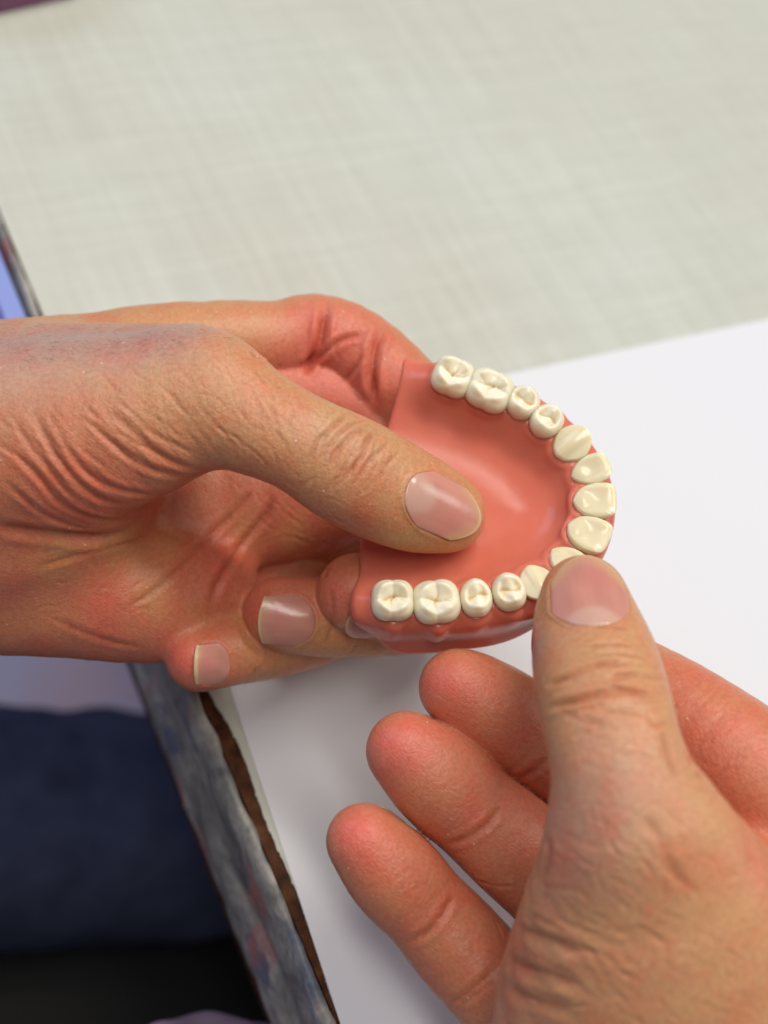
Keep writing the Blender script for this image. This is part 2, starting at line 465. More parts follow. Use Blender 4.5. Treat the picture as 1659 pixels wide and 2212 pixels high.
    def finish(s, label, cat, nails, base_cols=None):
        V = s.V0 + s.N * s.disp[:, None]
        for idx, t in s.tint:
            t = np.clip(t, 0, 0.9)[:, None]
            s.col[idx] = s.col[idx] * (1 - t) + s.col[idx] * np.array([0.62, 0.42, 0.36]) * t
        W = to_world(V)
        palmar = sstep(.47, .38, s.col[:, 1] / s.col[:, 0])
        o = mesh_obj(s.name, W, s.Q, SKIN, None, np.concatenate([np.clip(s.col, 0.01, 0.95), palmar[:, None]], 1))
        tag(o, label, cat)
        for G, C in nails:
            nv, nu = G.shape[:2]
            top = G.reshape(-1, 3)
            f = [(j*nu+i, j*nu+i+1, (j+1)*nu+i+1, (j+1)*nu+i) for j in range(nv-1) for i in range(nu-1)]
            # thickness
            c = np.cross(G[nv//2, nu//2+2] - G[nv//2, nu//2-2], G[nv//2+2, nu//2] - G[nv//2-2, nu//2]); c /= np.linalg.norm(c)
            bot = top - c * 0.35; n = len(top)
            f += [(n+q[3], n+q[2], n+q[1], n+q[0]) for q in list(f)]
            ring = [i for i in range(nu)] + [j*nu+nu-1 for j in range(1, nv)] + [(nv-1)*nu+i for i in range(nu-2, -1, -1)] + [j*nu for j in range(nv-2, 0, -1)]
            f += [(ring[(k+1) % len(ring)], ring[k], n+ring[k], n+ring[(k+1) % len(ring)]) for k in range(len(ring))]
            mesh_obj('fingernail', to_world(np.concatenate([top, bot])), f, NAIL, o, np.concatenate([C.reshape(-1, 3)]*2))
        return o

def chain(rows, k=2.0, flat=None):
    """rows: (x, y, z, r) with x, y, r in picture units at depth z"""
    pts = [P(x, y, z) for x, y, z, r in rows]; rad = [r / F * (D - z) for x, y, z, r in rows]
    return Chain(pts, rad, k, flat)

# ------------------------------------------------------------------ the setting: table, paper, floor
def sheet(name, pts_view, thick, material, parent=None, kind=None):
    """flat slab: outline on top (view mm), extruded down along UP"""
    top = np.array(pts_view); bot = top - UP * thick; n = len(top)
    f = [list(range(n)), list(range(2*n-1, n-1, -1))] + [[(i+1) % n, i, n+i, n+(i+1) % n] for i in range(n)]
    nrm = np.cross(top[1]-top[0], top[2]-top[1])
    area2 = sum(np.cross(top[i]-top[0], top[i+1]-top[0]) for i in range(1, n-1)) @ UP
    if area2 < 0: f = [q[::-1] for q in f]
    o = mesh_obj(name, to_world(np.concatenate([top, bot])), f, material, parent, smooth=False)
    return o
EXY = lambda y: 430 + (y - 1500) * 0.4165          # table edge in the picture
E0, E1 = on_plane(EXY(300), 300), on_plane(EXY(2400), 2400)
ed = (E1 - E0) / np.linalg.norm(E1 - E0)             # along the edge, towards the viewer
en = np.cross(UP, ed); 
if en @ np.array([1, 0, 0]) < 0: en = -en            # into the table
EB = on_plane(EXY(1500), 1500)
def tp(a, b, up=0.0): return EB + ed * a + en * b + UP * up    # mm along the edge, mm into the table

def laminate_material():
    m, nt, b = mat('linen_laminate')
    ang = math.atan2(*(to_world(tp(100, 0))[0] - to_world(tp(0, 0))[0])[[1, 0]])
    def thr(sc, rot): 
        v = mapping(nt, sc, (0, 0, -rot)); n = node(nt, 'ShaderNodeTexNoise', Scale=1.0, Detail=3.0, Roughness=0.6)
        nt.links.new(v, n.inputs['Vector']); return n.outputs[0]
    tc = None
    # mapping rotates the point: use rotated coordinates so threads follow the table edge
    a = thr((14, 250, 1), 0); c = thr((250, 18, 1), 0); big = thr((9, 9, 1), 0)
    for n in nt.nodes:
        if n.type == 'MAPPING': n.vector_type = 'POINT'
    c1 = ramp(nt, a, [(0.30, (0.46, 0.475, 0.41)), (0.5, (0.53, 0.55, 0.485)), (0.72, (0.61, 0.635, 0.57))])
    c2 = ramp(nt, c, [(0.30, (0.47, 0.485, 0.42)), (0.5, (0.53, 0.55, 0.485)), (0.72, (0.60, 0.625, 0.565))])
    cc = mix(nt, 0.5, c1, c2)
    cc = mix(nt, 0.35, cc, ramp(nt, big, [(0.35, (0.50, 0.475, 0.40)), (0.65, (0.55, 0.59, 0.535))]))
    nt.links.new(cc, b.inputs['Base Color']); b.inputs['Roughness'].default_value = 0.5; b.inputs['Specular IOR Level'].default_value = 0.3
    return m
def wood_material():
    m, nt, b = mat('chipped_brown_board')
    v = mapping(nt); n = node(nt, 'ShaderNodeTexNoise', Scale=260.0, Detail=5.0); nt.links.new(v, n.inputs['Vector'])
    nt.links.new(ramp(nt, n.outputs[0], [(0.3, (0.035, 0.011, 0.005)), (0.55, (0.085, 0.028, 0.009)), (0.75, (0.12, 0.065, 0.018))]), b.inputs['Base Color'])
    b.inputs['Roughness'].default_value = 0.6; b.inputs['Specular IOR Level'].default_value = 0.15; bump(nt, b, n.outputs[0], 0.5, 0.001)
    return m
def smear_material():
    m, nt, b = mat('paint_smeared_edging')
    v = mapping(nt); v2 = mapping(nt)
    n1 = node(nt, 'ShaderNodeTexNoise', Scale=55.0, Detail=4.0, Distortion=0.8); nt.links.new(v, n1.inputs['Vector'])
    n2 = node(nt, 'ShaderNodeTexNoise', Scale=38.0, Detail=3.0, Distortion=1.2, noise_dimensions='4D', W=3.0); nt.links.new(v, n2.inputs['Vector'])
    n3 = node(nt, 'ShaderNodeTexNoise', Scale=45.0, Detail=3.0, Distortion=0.6, noise_dimensions='4D', W=9.0); nt.links.new(v, n3.inputs['Vector'])
    c = ramp(nt, n1.outputs[0], [(0.3, (0.10, 0.105, 0.11)), (0.46, (0.23, 0.225, 0.21)), (0.60, (0.34, 0.325, 0.295)), (0.75, (0.5, 0.48, 0.44))])
    c = mix(nt, ramp(nt, n2.outputs[0], [(0.57, (0, 0, 0)), (0.66, (0.8, 0.8, 0.8))]), c, (0.06, 0.09, 0.17))
    c = mix(nt, ramp(nt, n3.outputs[0], [(0.58, (0, 0, 0)), (0.66, (0.8, 0.8, 0.8))]), c, (0.42, 0.16, 0.15))
    n4 = node(nt, 'ShaderNodeTexNoise', Scale=420.0, Detail=4.0, Roughness=0.7); nt.links.new(v, n4.inputs['Vector'])
    c = mix(nt, 0.35, c, ramp(nt, n4.outputs[0], [(0.35, (0.22, 0.22, 0.22)), (0.5, (0.5, 0.5, 0.5)), (0.68, (0.8, 0.79, 0.76))]), 'OVERLAY')
    nt.links.new(c, b.inputs['Base Color']); b.inputs['Roughness'].default_value = 0.5
    bump(nt, b, n1.outputs[0], 0.6, 0.003)
    return m
table = empty('work_table', to_world(tp(-200, 300, -60))[0])
tag(table, 'work table with pale linen-patterned top and a chipped, paint-smeared edge', 'table')
LAM, WOOD, SMEAR = laminate_material(), wood_material(), smear_material()
sheet('board_core', [tp(-620, 0.3, -0.7), tp(420, 0.3, -0.7), tp(420, 900, -0.7), tp(-620, 900, -0.7)], 38, WOOD, table)
# laminate with a ragged, chipped front edge
edge = []
a = -620.0
while a < 420:
    if a < -30: w = 0.6
    else:
        px = 12 + 30 * max(0, math.sin((a + 20) / 75)) ** 0.6
        w = 1.0 + 2.6 * sstep(-30, 25, np.array(a)) * (0.75 + 0.45 * math.sin(a * 0.045 + 0.6) + 0.25 * math.sin(a * 0.13)) 
        w += 0.35 * mnoise.noise((a * 0.35, 0, 0)) + 0.35 * mnoise.noise((a * 1.3, 5, 0))
        w = max(0.7, w)
    edge.append(tp(a, w)); a += 0.7 if a > -32 else 20
lam = sheet('laminate', edge + [tp(420, 900), tp(-620, 900)], 0.65, LAM, table)
# rotate the weave with the table: the object's own axes follow the edge
def align(o, ang):
    R = Matrix.Rotation(-ang, 4, 'Z'); o.data.transform(R); o.rotation_euler.z = ang
wv = to_world(tp(100, 0))[0] - to_world(tp(0, 0))[0]
align(lam, math.atan2(wv[1], wv[0]))
# edging: pale lip and the smeared side
def strip(name, prof, a0, a1, step, material, parent, rough=0.0, seed=0):
    na = int((a1 - a0) / step) + 1; vs = []; fs = []
    m = len(prof)
    for i in range(na):
        a = a0 + i * step
        for j, (b, z) in enumerate(prof):
            q = rough * mnoise.noise((a * 0.12 + seed, b * 0.3, z * 0.12)) + rough * 0.5 * mnoise.noise((a * 0.5, b + seed, z * 0.4))
            vs.append(tp(a, b - q, z + 0.4 * q))
    for i in range(na - 1):
        for j in range(m):
            fs.append((i*m+j, i*m+(j+1) % m, (i+1)*m+(j+1) % m, (i+1)*m+j))
    fs.append(list(range(m))[::-1]); fs.append([(na-1)*m+j for j in range(m)])
    return mesh_obj(name, to_world(np.array(vs)), fs, material, parent)
prof = [(0, -1.0), (-0.2, 0.2), (-1.3, 0.5), (-2.2, -0.4)] + [(-2.6 - 0.6 * math.sin(k * 0.7), -2.5 - 3.3 * k) for k in range(17)] + [(-1, -60), (0, -60)]
strip('edging', prof, -600, 400, 2.5, SMEAR, table, 0.8)
# apron under the core so that the table has a body
sheet('apron', [tp(-610, 6, -39), tp(410, 6, -39), tp(410, 30, -39), tp(-610, 30, -39)], 60, WOOD, table)

PAPER_M, pnt, pb = mat('white_paper')
pb.inputs['Base Color'].default_value = (0.72, 0.735, 0.775, 1); pb.inputs['Roughness'].default_value = 0.75; pb.inputs['Specular IOR Level'].default_value = 0.2
pv = mapping(pnt); pn = node(pnt, 'ShaderNodeTexNoise', Scale=700.0, Detail=3.0); pnt.links.new(pv, pn.inputs['Vector']); bump(pnt, pb, pn.outputs[0], 0.08, 0.0003)
cA, cB, cC = on_plane(326, 972), on_plane(1659, 690), on_plane(735, 2212)
u = (cB - cA) / np.linalg.norm(cB - cA); v = (cC - cA) / np.linalg.norm(cC - cA)
lift = UP * 0.3
paper = sheet('paper_sheet', [cA + lift, cA + u * 420 + lift, cA + u * 420 + v * 297 + lift, cA + v * 297 + lift], 0.25, PAPER_M)
tag(paper, 'plain white sheet of paper lying on the table under the hands', 'paper')

FLOOR_M, fnt, fb = mat('lilac_floor')
fv = mapping(fnt); fn = node(fnt, 'ShaderNodeTexNoise', Scale=9.0, Detail=2.0); fnt.links.new(fv, fn.inputs['Vector'])
fnt.links.new(ramp(fnt, fn.outputs[0], [(0.4, (0.66, 0.50, 0.58)), (0.6, (0.60, 0.56, 0.74))]), fb.inputs['Base Color']); fb.inputs['Roughness'].default_value = 0.6
me_pts = [(-2.5, -2.5, 0), (2.5, -2.5, 0), (2.5, 2.5, 0), (-2.5, 2.5, 0)]
fo = mesh_obj('floor', np.array(me_pts), [(0, 1, 2, 3)], FLOOR_M, smooth=False); tag(fo, 'lilac grey floor below the table', 'floor', 'structure')

# ------------------------------------------------------------------ the denture
DN = np.array([0.05, 0.33, 0.94]); DN /= np.linalg.norm(DN)
DX = np.array([1.0, -0.12, 0.0]); DX -= DN * (DX @ DN); DX /= np.linalg.norm(DX)
DY = np.cross(DN, DX)
DO = P(1060, 1080, 2.0)
def den(x, y, h=0.0):
    """picture point on the plane h mm above the biting plane -> local x, y"""
    r = np.array([(x - CX) / F, -(y - CY) / F, -1.0]); o = np.array([0, 0, D])
    q = o + r * (((DO + DN * h) - o) @ DN / (r @ DN)) - DO
    return np.array([q @ DX, q @ DY])
def loc2view(L):
    L = np.atleast_2d(L); return DO + L[:, :1] * DX + L[:, 1:2] * DY + L[:, 2:3] * DN
# (kind, centre of the biting face in the picture, half width along the arch, half width across)
TEETH = [('molar', 981, 803, 4.9, 4.7), ('molar', 1061, 832, 5.6, 5.0), ('premolar', 1134, 858, 3.9, 4.1), ('premolar', 1186, 898, 3.8, 4.2),
         ('canine', 1245, 945, 4.3, 4.0), ('lateral', 1292, 1003, 3.6, 3.7), ('central', 1302, 1074, 4.2, 4.1),
         ('central', 1287, 1150, 4.25, 4.2), ('lateral', 1240, 1213, 3.7, 3.8), ('canine', 1168, 1255, 4.1, 4.0),
         ('premolar', 1104, 1272, 3.8, 4.3), ('premolar', 1032, 1285, 3.6, 4.3), ('molar', 945, 1292, 5.25, 4.9), ('molar', 850, 1289, 4.7, 4.6)]
tc = np.array([den(t[1], t[2]) for t in TEETH])
# arch curve through the teeth, continued past the last molars
d0 = (tc[0] - tc[1]); d0 /= np.linalg.norm(d0); d1 = (tc[-1] - tc[-2]); d1 /= np.linalg.norm(d1)
ctl = np.concatenate([[tc[0] + d0 * 26, tc[0] + d0 * 13], tc, [tc[-1] + d1 * 13, tc[-1] + d1 * 26]])
sm = ctl.copy()
for _ in range(2):
    sm[1:-1] = 0.5 * sm[1:-1] + 0.25 * (sm[:-2] + sm[2:])
arch = []
for i in range(len(sm) - 1):
    p0, p1, p2, p3 = sm[max(i-1, 0)], sm[i], sm[i+1], sm[min(i+2, len(sm)-1)]
    for t in np.linspace(0, 1, 12, endpoint=False):
        w = 0.5 * np.array([-t+2*t*t-t**3, 2-5*t*t+3*t**3, t+4*t*t-3*t**3, -t*t+t**3])
        arch.append(w @ np.array([p0, p1, p2, p3]))
arch = np.array(arch + [sm[-1]], np.float32)

def tooth(kind, a, b, upper, seed):
    """crown in local axes: x along the arch, y outwards (cheek side), z towards the bite"""
    r = random.Random(seed)
    NT, NS, NR = 88, 18, 32
    Hn = -6.5
    cusps = {'molar': [(-.38, .42, 1.7), (.40, .40, 1.6), (-.36, -.44, 1.75), (.40, -.42, 1.4)],
             'premolar': [(0, .44, 2.0), (0, -.46, 1.5)]}.get(kind, [])
    cusps = [(x + r.uniform(-.05, .05), y + r.uniform(-.05, .05), h * r.uniform(.9, 1.1)) for x, y, h in cusps]
    def top(x, y):
        X, Y = x / a, y / b
        if cusps:
            z = -1.75
            for cx, cy, h in cusps:
                g = math.exp(-(((X - cx) / .37)**2 + ((Y - cy) / .37)**2)); z += h * g
            rr = math.hypot(X, Y)
            z += 0.85 * math.exp(-((rr - .70) / .17)**2)            # marginal ridge
            z -= 0.55 * math.exp(-abs((Y + 0.10 * math.sin(X * 4 + seed)) / .08)**1.5) * max(0, 1 - 1.3 * rr**2)   # central groove
            if kind == 'molar':
                z -= 0.45 * math.exp(-abs((X - .04 - .12 * math.tanh(Y * 8) + .12 * Y) / .075)**1.5) * max(0, 1 - 0.7 * rr**2)
                for sx_ in (-1, 1):
                    z -= 0.30 * math.exp(-abs((Y - sx_ * .5 * (X - sx_ * .15)) / .07)**1.5) * max(0, 1 - ((X - sx_ * .45) / .25)**2)
            z += 0.16 * mnoise.noise((X * 3.1 + seed, Y * 3.1, seed * 1.7))
            return z - 1.3 * max(0, rr - .62)**1.5
        if kind == 'canine':
            s = (Y + 1) / 2
            return -4.6 + 4.9 * s**0.85 - 1.1 * abs(X)**1.6 - 0.5 * math.exp(-((abs(X) - .45) / .2)**2) * (1 - s) + 0.3 * math.exp(-(X / .35)**2) * math.exp(-((s - .45) / .35)**2)
        s = (Y + 1) / 2
        z = -5.6 + 6.0 * float(1 - smax(np.array(1 - s / .82), np.array(0.0), .25))**0.9 - 0.5 * max(0, s - .86) / .14 - 0.3 * abs(X)**3
        z -= 0.45 * math.exp(-(X / .55)**2) * math.exp(-((s - .56) / .24)**2)
        z += 0.35 * math.exp(-(X / .5)**2) * math.exp(-((s - .14) / .16)**2)
        return z + 0.25 * math.exp(-((abs(X) - .72) / .2)**2) * float(sstep(.9, .7, np.array(s))) + .05 * mnoise.noise((X * 2 + seed, Y * 2, 2.2))
    pw = {'molar': 2.9, 'premolar': 2.3, 'canine': 2.2, 'lateral': 2.4, 'central': 2.8}[kind]
    V, Cc = [], []
    base = np.array([0.82, 0.755, 0.555]); pale = np.array([0.88, 0.83, 0.66]); deep = np.array([0.76, 0.60, 0.34])
    tn = 1 + r.uniform(-.04, .03); base = base * tn; pale = pale * tn
    if not cusps: base = np.array([0.79, 0.705, 0.47]); pale = np.array([0.84, 0.78, 0.58])
    def outline(th, k):
        c, s_ = math.cos(th), math.sin(th)
        p_ = pw if cusps else pw + (0.8 * max(0, s_) - .2 * max(0, -s_)) * (kind != 'canine')
        q = (abs(c)**p_ + abs(s_)**p_)**(-1 / p_)
        w = 1.0
        if kind == 'molar': w = 1 - 0.045 * math.exp(-(c / .16)**2)          # dent between the cusps
        if not cusps: w = 1 - 0.26 * max(0, -s_) * abs(c)                     # narrower towards the tongue
        if kind == 'premolar': w = 1 - 0.10 * max(0, -s_) * abs(c)
        return a * c * q * w * k, b * s_ * q * w * k
    KT = 0.80 if cusps else 0.93
    ztop = [top(*outline(2 * math.pi * i / NT, KT)) for i in range(NT)]
    for j in range(NS):
        t = j / NS
        k = 0.80 + 0.20 * math.sin(min(1, t / .62) * math.pi / 2) - (1 - KT) * max(0, (t - .5) / .5)**2.2
        for i in range(NT):
            th = 2 * math.pi * i / NT; x, y = outline(th, float(k))
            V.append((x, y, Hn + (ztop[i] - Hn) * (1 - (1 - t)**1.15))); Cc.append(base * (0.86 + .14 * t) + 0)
    for j in range(NR):
        k = KT * (1 - j / NR)
        for i in range(NT):
            th = 2 * math.pi * i / NT; x, y = outline(th, k); z = top(x, y)
            V.append((x, y, z))
            if cusps:
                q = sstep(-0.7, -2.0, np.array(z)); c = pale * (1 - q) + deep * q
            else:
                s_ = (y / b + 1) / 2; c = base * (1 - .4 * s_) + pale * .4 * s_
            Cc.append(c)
    V.append((0, 0, top(0, 0))); Cc.append(Cc[-1])
    V.append((0, 0, Hn)); Cc.append(base)
    nr = NS + NR; f = []
    for j in range(nr - 1):
        for i in range(NT):
            f.append((j*NT+i, j*NT+(i+1) % NT, (j+1)*NT+(i+1) % NT, (j+1)*NT+i))
    for i in range(NT):
        f.append(((nr-1)*NT+i, (nr-1)*NT+(i+1) % NT, nr*NT)); f.append(((i+1) % NT, i, nr*NT+1))
    return np.array(V), f, np.array(Cc)

denture = empty('denture', to_world(loc2view([0, 0, -12]))[0])
tag(denture, 'pink acrylic upper denture with fourteen ivory teeth, held between both hands', 'denture')
frames = []
for i, (kind, px, py, a, b) in enumerate(TEETH):
    c = tc[i]
    j = np.argmin(((arch - c)**2).sum(1)); t = arch[min(j+3, len(arch)-1)] - arch[max(j-3, 0)]; t = t / np.linalg.norm(t)
    o = np.array([t[1], -t[0]]);
    if o @ (c - np.array([-8.0, 0])) < 0: o = -o
    V, f, Cc = tooth(kind, a, b, i < 7, i * 3 + 1)
    rot = random.Random(i + 40).uniform(-.07, .07)
    ct, st = math.cos(rot), math.sin(rot); t, o = ct * t + st * o, ct * o - st * t
    lean = {'central': .42, 'lateral': .38, 'canine': .24, 'premolar': .04, 'molar': -.02}[kind]
    T3 = np.array([t[0], t[1], 0]); Z3 = np.array([o[0] * math.sin(lean), o[1] * math.sin(lean), math.cos(lean)]); O3 = np.cross(Z3, T3)
    if O3[:2] @ o < 0: O3 = -O3; 
    dz = {'central': .3, 'lateral': -.2, 'canine': .2}.get(kind, 0.2)
    Lc = np.array([c[0], c[1], dz])
    if np.cross(T3, O3) @ Z3 < 0: f = [q[::-1] for q in f]
    frames.append((Lc, T3, O3, Z3, a, b, kind))
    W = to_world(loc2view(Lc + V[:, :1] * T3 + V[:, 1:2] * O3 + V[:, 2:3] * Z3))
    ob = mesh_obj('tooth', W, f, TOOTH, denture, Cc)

xpost0, xpost1 = den(853, 800, -9), den(768, 1270, -9)
xr0, xr1 = den(912, 770, -7), den(752, 1300, -7)
def seg_poly_inside(X):
    poly = arch; x, y = X[:, 0], X[:, 1]; ins = np.zeros(len(X), bool); n = len(poly); j = n - 1
    for i in range(n):
        xi, yi = poly[i]; xj, yj = poly[j]
        c = ((yi > y) != (yj > y)) & (x < (xj - xi) * (y - yi) / (yj - yi + 1e-12) + xi); ins ^= c; j = i
    return ins
def arch_q(X):
    a, b = arch[:-1], arch[1:]; best = np.full(len(X), 1e9, np.float32)
    for i in range(0, len(a)):
        ab = b[i] - a[i]; d = X - a[i]; t = np.clip(d @ ab / (ab @ ab + 1e-9), 0, 1)
        e = ((d - t[:, None] * ab)**2).sum(1); best = np.minimum(best, e)
    q = np.sqrt(best); return np.where(seg_poly_inside(X), -q, q)
pd = xpost1 - xpost0; pdl = np.linalg.norm(pd); pd = pd / pdl; pn_ = np.array([-pd[1], pd[0]])
if pn_ @ (np.array([10., 0]) - xpost0) < 0: pn_ = -pn_
rd = (xr1 - xr0) / np.linalg.norm(xr1 - xr0); rn_ = np.array([-rd[1], rd[0]])
if rn_ @ (np.array([10., 0]) - xr0) < 0: rn_ = -rn_
# signed distance of the arch, tabulated once
gx = np.arange(-60, 44, 0.5); gy = np.arange(-52, 50, 0.5)
GX, GY = np.meshgrid(gx, gy, indexing='ij')
QT = arch_q(np.stack([GX.ravel(), GY.ravel()], 1).astype(np.float32)).reshape(GX.shape)
def base_sdf(X):
    x, y, z = X[:, 0], X[:, 1], X[:, 2]
    fx = np.clip((x - gx[0]) / .5, 0, len(gx) - 1.001); fy = np.clip((y - gy[0]) / .5, 0, len(gy) - 1.001)
    i = fx.astype(int); j = fy.astype(int); u = fx - i; v = fy - j
    q = QT[i, j] * (1-u) * (1-v) + QT[i+1, j] * u * (1-v) + QT[i, j+1] * (1-u) * v + QT[i+1, j+1] * u * v
    # ridge that carries the teeth
    d = (np.sqrt((q / 5.2)**2 + ((z + 8.6) / 4.4)**2) - 1) * 4.4
    # flange on the cheek side
    ax, az, bx, bz = 2.2, -8.5, 4.6, -15.5
    low = sstep(8, -18, y)
    rl = (x - xr0[0]) * rn_[0] + (y - xr0[1]) * rn_[1]
    front = sstep(2, 30, x); bx = bx + 2.6 * low * (1 - front) - .6 * front; bz = bz - 2.6 * low + 4.5 * sstep(16, 0, rl)
    wob = 1.0 * np.sin(x * .21 + 1) + 0.7 * np.sin(y * .33 + x * .1)
    bz = bz + wob
    vx, vz = bx - ax, bz - az; t = np.clip(((q - ax) * vx + (z - az) * vz) / (vx*vx + vz*vz), 0, 1)
    fl = np.sqrt((q - ax - t*vx)**2 + (z - az - t*vz)**2) - (1.7 - 0.6 * t)
    d = smin(d, fl, 5.0)
    d = smax(d, 0.075 * np.maximum(q + 3, 0)**2 - rl, 6.0)
    # palate
    qi = np.minimum(q, 0)
    h = -8.4 - 4.8 * (1 - np.exp(-(qi / 11.0)**2))
    pal = np.abs(z - h) * 0.85 - 1.15
    lip = (x - xpost0[0]) * pn_[0] + (y - xpost0[1]) * pn_[1] + 1.5 * np.cos((y) * .10)
    pal = smax(pal, -lip, 1.2); pal = smax(pal, q - 3.5, 2.0)
    d = smin(d, pal, 4.0)
    # collar of gum round every tooth
    for Lc, T3, O3, Z3, a, b, kind in frames:
        rel = X - Lc; m = (np.abs(rel) < 13).all(1)
        if not m.any(): continue
        r = rel[m]; tx, ty, tz = r @ T3, r @ O3, r @ Z3
        e = (np.abs(tx / (a * .95 + .45))**2.6 + np.abs(ty / (b * .95 + .55))**2.6)**(1/2.6)
        col = (e - 1) * min(a, b)
        top = -5.0 + 0.9 * np.abs(tx / a)**2 if kind in ('molar', 'premolar') else -5.3 + 1.3 * np.abs(tx / a)**2 + 1.0 * (ty / b)
        col = smax(col, tz - top, 0.7); col = smax(col, -8 - tz, 1.0)
        d[m] = smin(d[m], col, 1.0)
        em = np.sqrt(tx**2 + (ty - b * 1.05)**2 + (np.maximum(np.abs(tz + 9.5) - 3.0, 0))**2) - 1.0
        d[m] = smin(d[m], em, 2.6)
    return d
V, Q = surface_nets(base_sdf, [-44, -46, -21], [36, 44, -1], 0.45, band=3.5)
V = smooth_mesh(V, Q, 3, 0.5)
mesh_obj('denture_base', to_world(loc2view(V)), Q, ACRYLIC, denture)

# ------------------------------------------------------------------ left hand (holds the plate)
TAN = np.array([0.57, 0.275, 0.135]); RED = np.array([0.59, 0.168, 0.098]); DEEP = np.array([0.68, 0.15, 0.11]); MAUVE = np.array([0.42, 0.26, 0.235]); YEL = np.array([0.62, 0.34, 0.13])
zf = (0.0, 0.15, 1.0)
def unit(v): v = np.array(v, float); return v / np.linalg.norm(v)
palmL = [
    chain([(-330, 1020, -8, 260), (-100, 1020, -8, 300), (60, 1010, -10, 290)], 8, (unit((0, .3, 1)), .72)),          # wrist
    chain([(-150, 960, 4, 220), (100, 940, 6, 210), (300, 900, 8, 178), (440, 852, 10, 140)], 6, (unit((0, .2, 1)), .8)),    # ball of the thumb
    chain([(-150, 830, -5, 130), (150, 810, -8, 110), (420, 790, -2, 88)], 7),                                          # thumb metacarpal
    chain([(-150, 1230, -14, 180), (120, 1255, -15, 165), (320, 1290, -18, 142), (440, 1290, -24, 120)], 6, (unit((0, -.1, 1)), .85)),   # heel of the palm
    chain([(100, 1080, -24, 170), (400, 1070, -30, 160), (620, 1060, -36, 150), (760, 1050, -42, 120)], 7, (unit((0, .1, 1)), .6)),      # palm
    chain([(-100, 830, -22, 130), (150, 800, -24, 118), (380, 765, -26, 100)], 7),                                       # back of the hand
]
thumbL = chain([(400, 830, 8, 118), (515, 893, 11, 122), (640, 952, 13, 109), (735, 1005, 11, 119), (790, 1034, 8.5, 120), (845, 1062, 6, 116), (905, 1088, 3, 107), (962, 1108, -0.5, 88)], 5.0, (unit((.12, .25, 1)), .80))
indexL = chain([(300, 775, -26, 105), (480, 742, -30, 92), (600, 742, -34, 90), (680, 728, -36, 92), (770, 760, -36, 92), (870, 850, -34, 92), (950, 940, -30, 84), (1010, 1010, -27, 75)], 4.0)
index2L = chain([(560, 850, -38, 110), (700, 860, -40, 110), (800, 900, -40, 104), (880, 1000, -36, 95)], 5.0)
middleL = chain([(640, 1050, -44, 105), (850, 1080, -50, 90), (1040, 1160, -48, 86), (1060, 1240, -36, 84), (950, 1285, -25, 86), (850, 1290, -15, 96), (770, 1280, -10, 86)], 3.0)
ringL = chain([(560, 1120, -44, 100), (760, 1170, -52, 88), (960, 1260, -50, 82), (1000, 1320, -40, 78), (900, 1335, -30, 78), (760, 1338, -21, 80), (680, 1333, -17, 84), (606, 1325, -15, 80)], 3.0)
pinkyL = chain([(440, 1200, -40, 100), (620, 1260, -46, 80), (720, 1310, -44, 72), (700, 1360, -34, 70), (600, 1392, -24, 70), (500, 1404, -17, 76), (432, 1420, -14, 74)], 3.0)
L = Hand('hand', palmL, [thumbL, indexL, index2L, middleL, ringL, pinkyL], kff=0.5, h=0.38)
L.build()
L.col[:] = TAN
# flushed palm and finger pads, tanned back; mauve paints the window sheen on it
for x, y, r, c, a in [(120, 1280, 32, RED, .85), (420, 1250, 24, RED, .85), (650, 1120, 20, DEEP, .75), (300, 1330, 20, RED, .7), (60, 1090, 16, RED, .6), (330, 1080, 16, RED, .55), (200, 1030, 14, RED, .4),
                      (640, 720, 11, DEEP, .75), (750, 740, 13, DEEP, .8), (860, 790, 14, RED, .85), (740, 850, 12, DEEP, .7), (610, 800, 9, DEEP, .6), (560, 690, 9, TAN, .6),
                      (560, 1310, 6, DEEP, .85), (400, 1425, 6, DEEP, .9), (725, 1290, 7, DEEP, .8), (640, 1262, 7, RED, .7), (760, 1400, 8, TAN, .5), (480, 1350, 7, RED, .6),
                      (980, 1180, 6, YEL, .6), (850, 1175, 8, YEL, .55), (1040, 1130, 4, DEEP, .5), (760, 1130, 8, RED, .5), (620, 1075, 9, RED, .45),
                      (150, 730, 14, MAUVE, .8), (300, 720, 12, MAUVE, .8), (20, 740, 14, MAUVE, .75), (400, 715, 8, MAUVE, .7), (790, 1195, 6, YEL, .6), (690, 1390, 6, YEL, .35),
                      (480, 820, 11, np.array([.58, .27, .135]), .5), (330, 1200, 8, YEL, .35), (600, 1130, 7, YEL, .3), (120, 1200, 8, YEL, .3)]:
    L.paint(x, y, r, c, a)
for x, y, r, c, a in [(120, 1220, 5, YEL, .5), (240, 1195, 6, YEL, .5), (360, 1160, 5, YEL, .5), (90, 1330, 6, YEL, .35), (330, 1290, 5, YEL, .35), (520, 1140, 4, YEL, .5), (640, 1160, 5, YEL, .45), (430, 1330, 5, YEL, .3), (200, 1290, 7, DEEP, .35), (480, 1230, 5, DEEP, .4), (40, 1270, 6, DEEP, .3), (590, 1090, 5, DEEP, .35),
                      (700, 1200, 5, YEL, .35), (530, 1390, 4, YEL, .4), (650, 1410, 4, YEL, .3), (820, 930, 6, np.array([.52, .30, .15]), .4), (700, 900, 6, np.array([.50, .30, .17]), .3), (520, 1340, 3, YEL, .5)]: L.paint(x, y, r, c, a)
S = lambda pts: [(p[0] * .5, p[1] * .5 + 605) for p in pts]
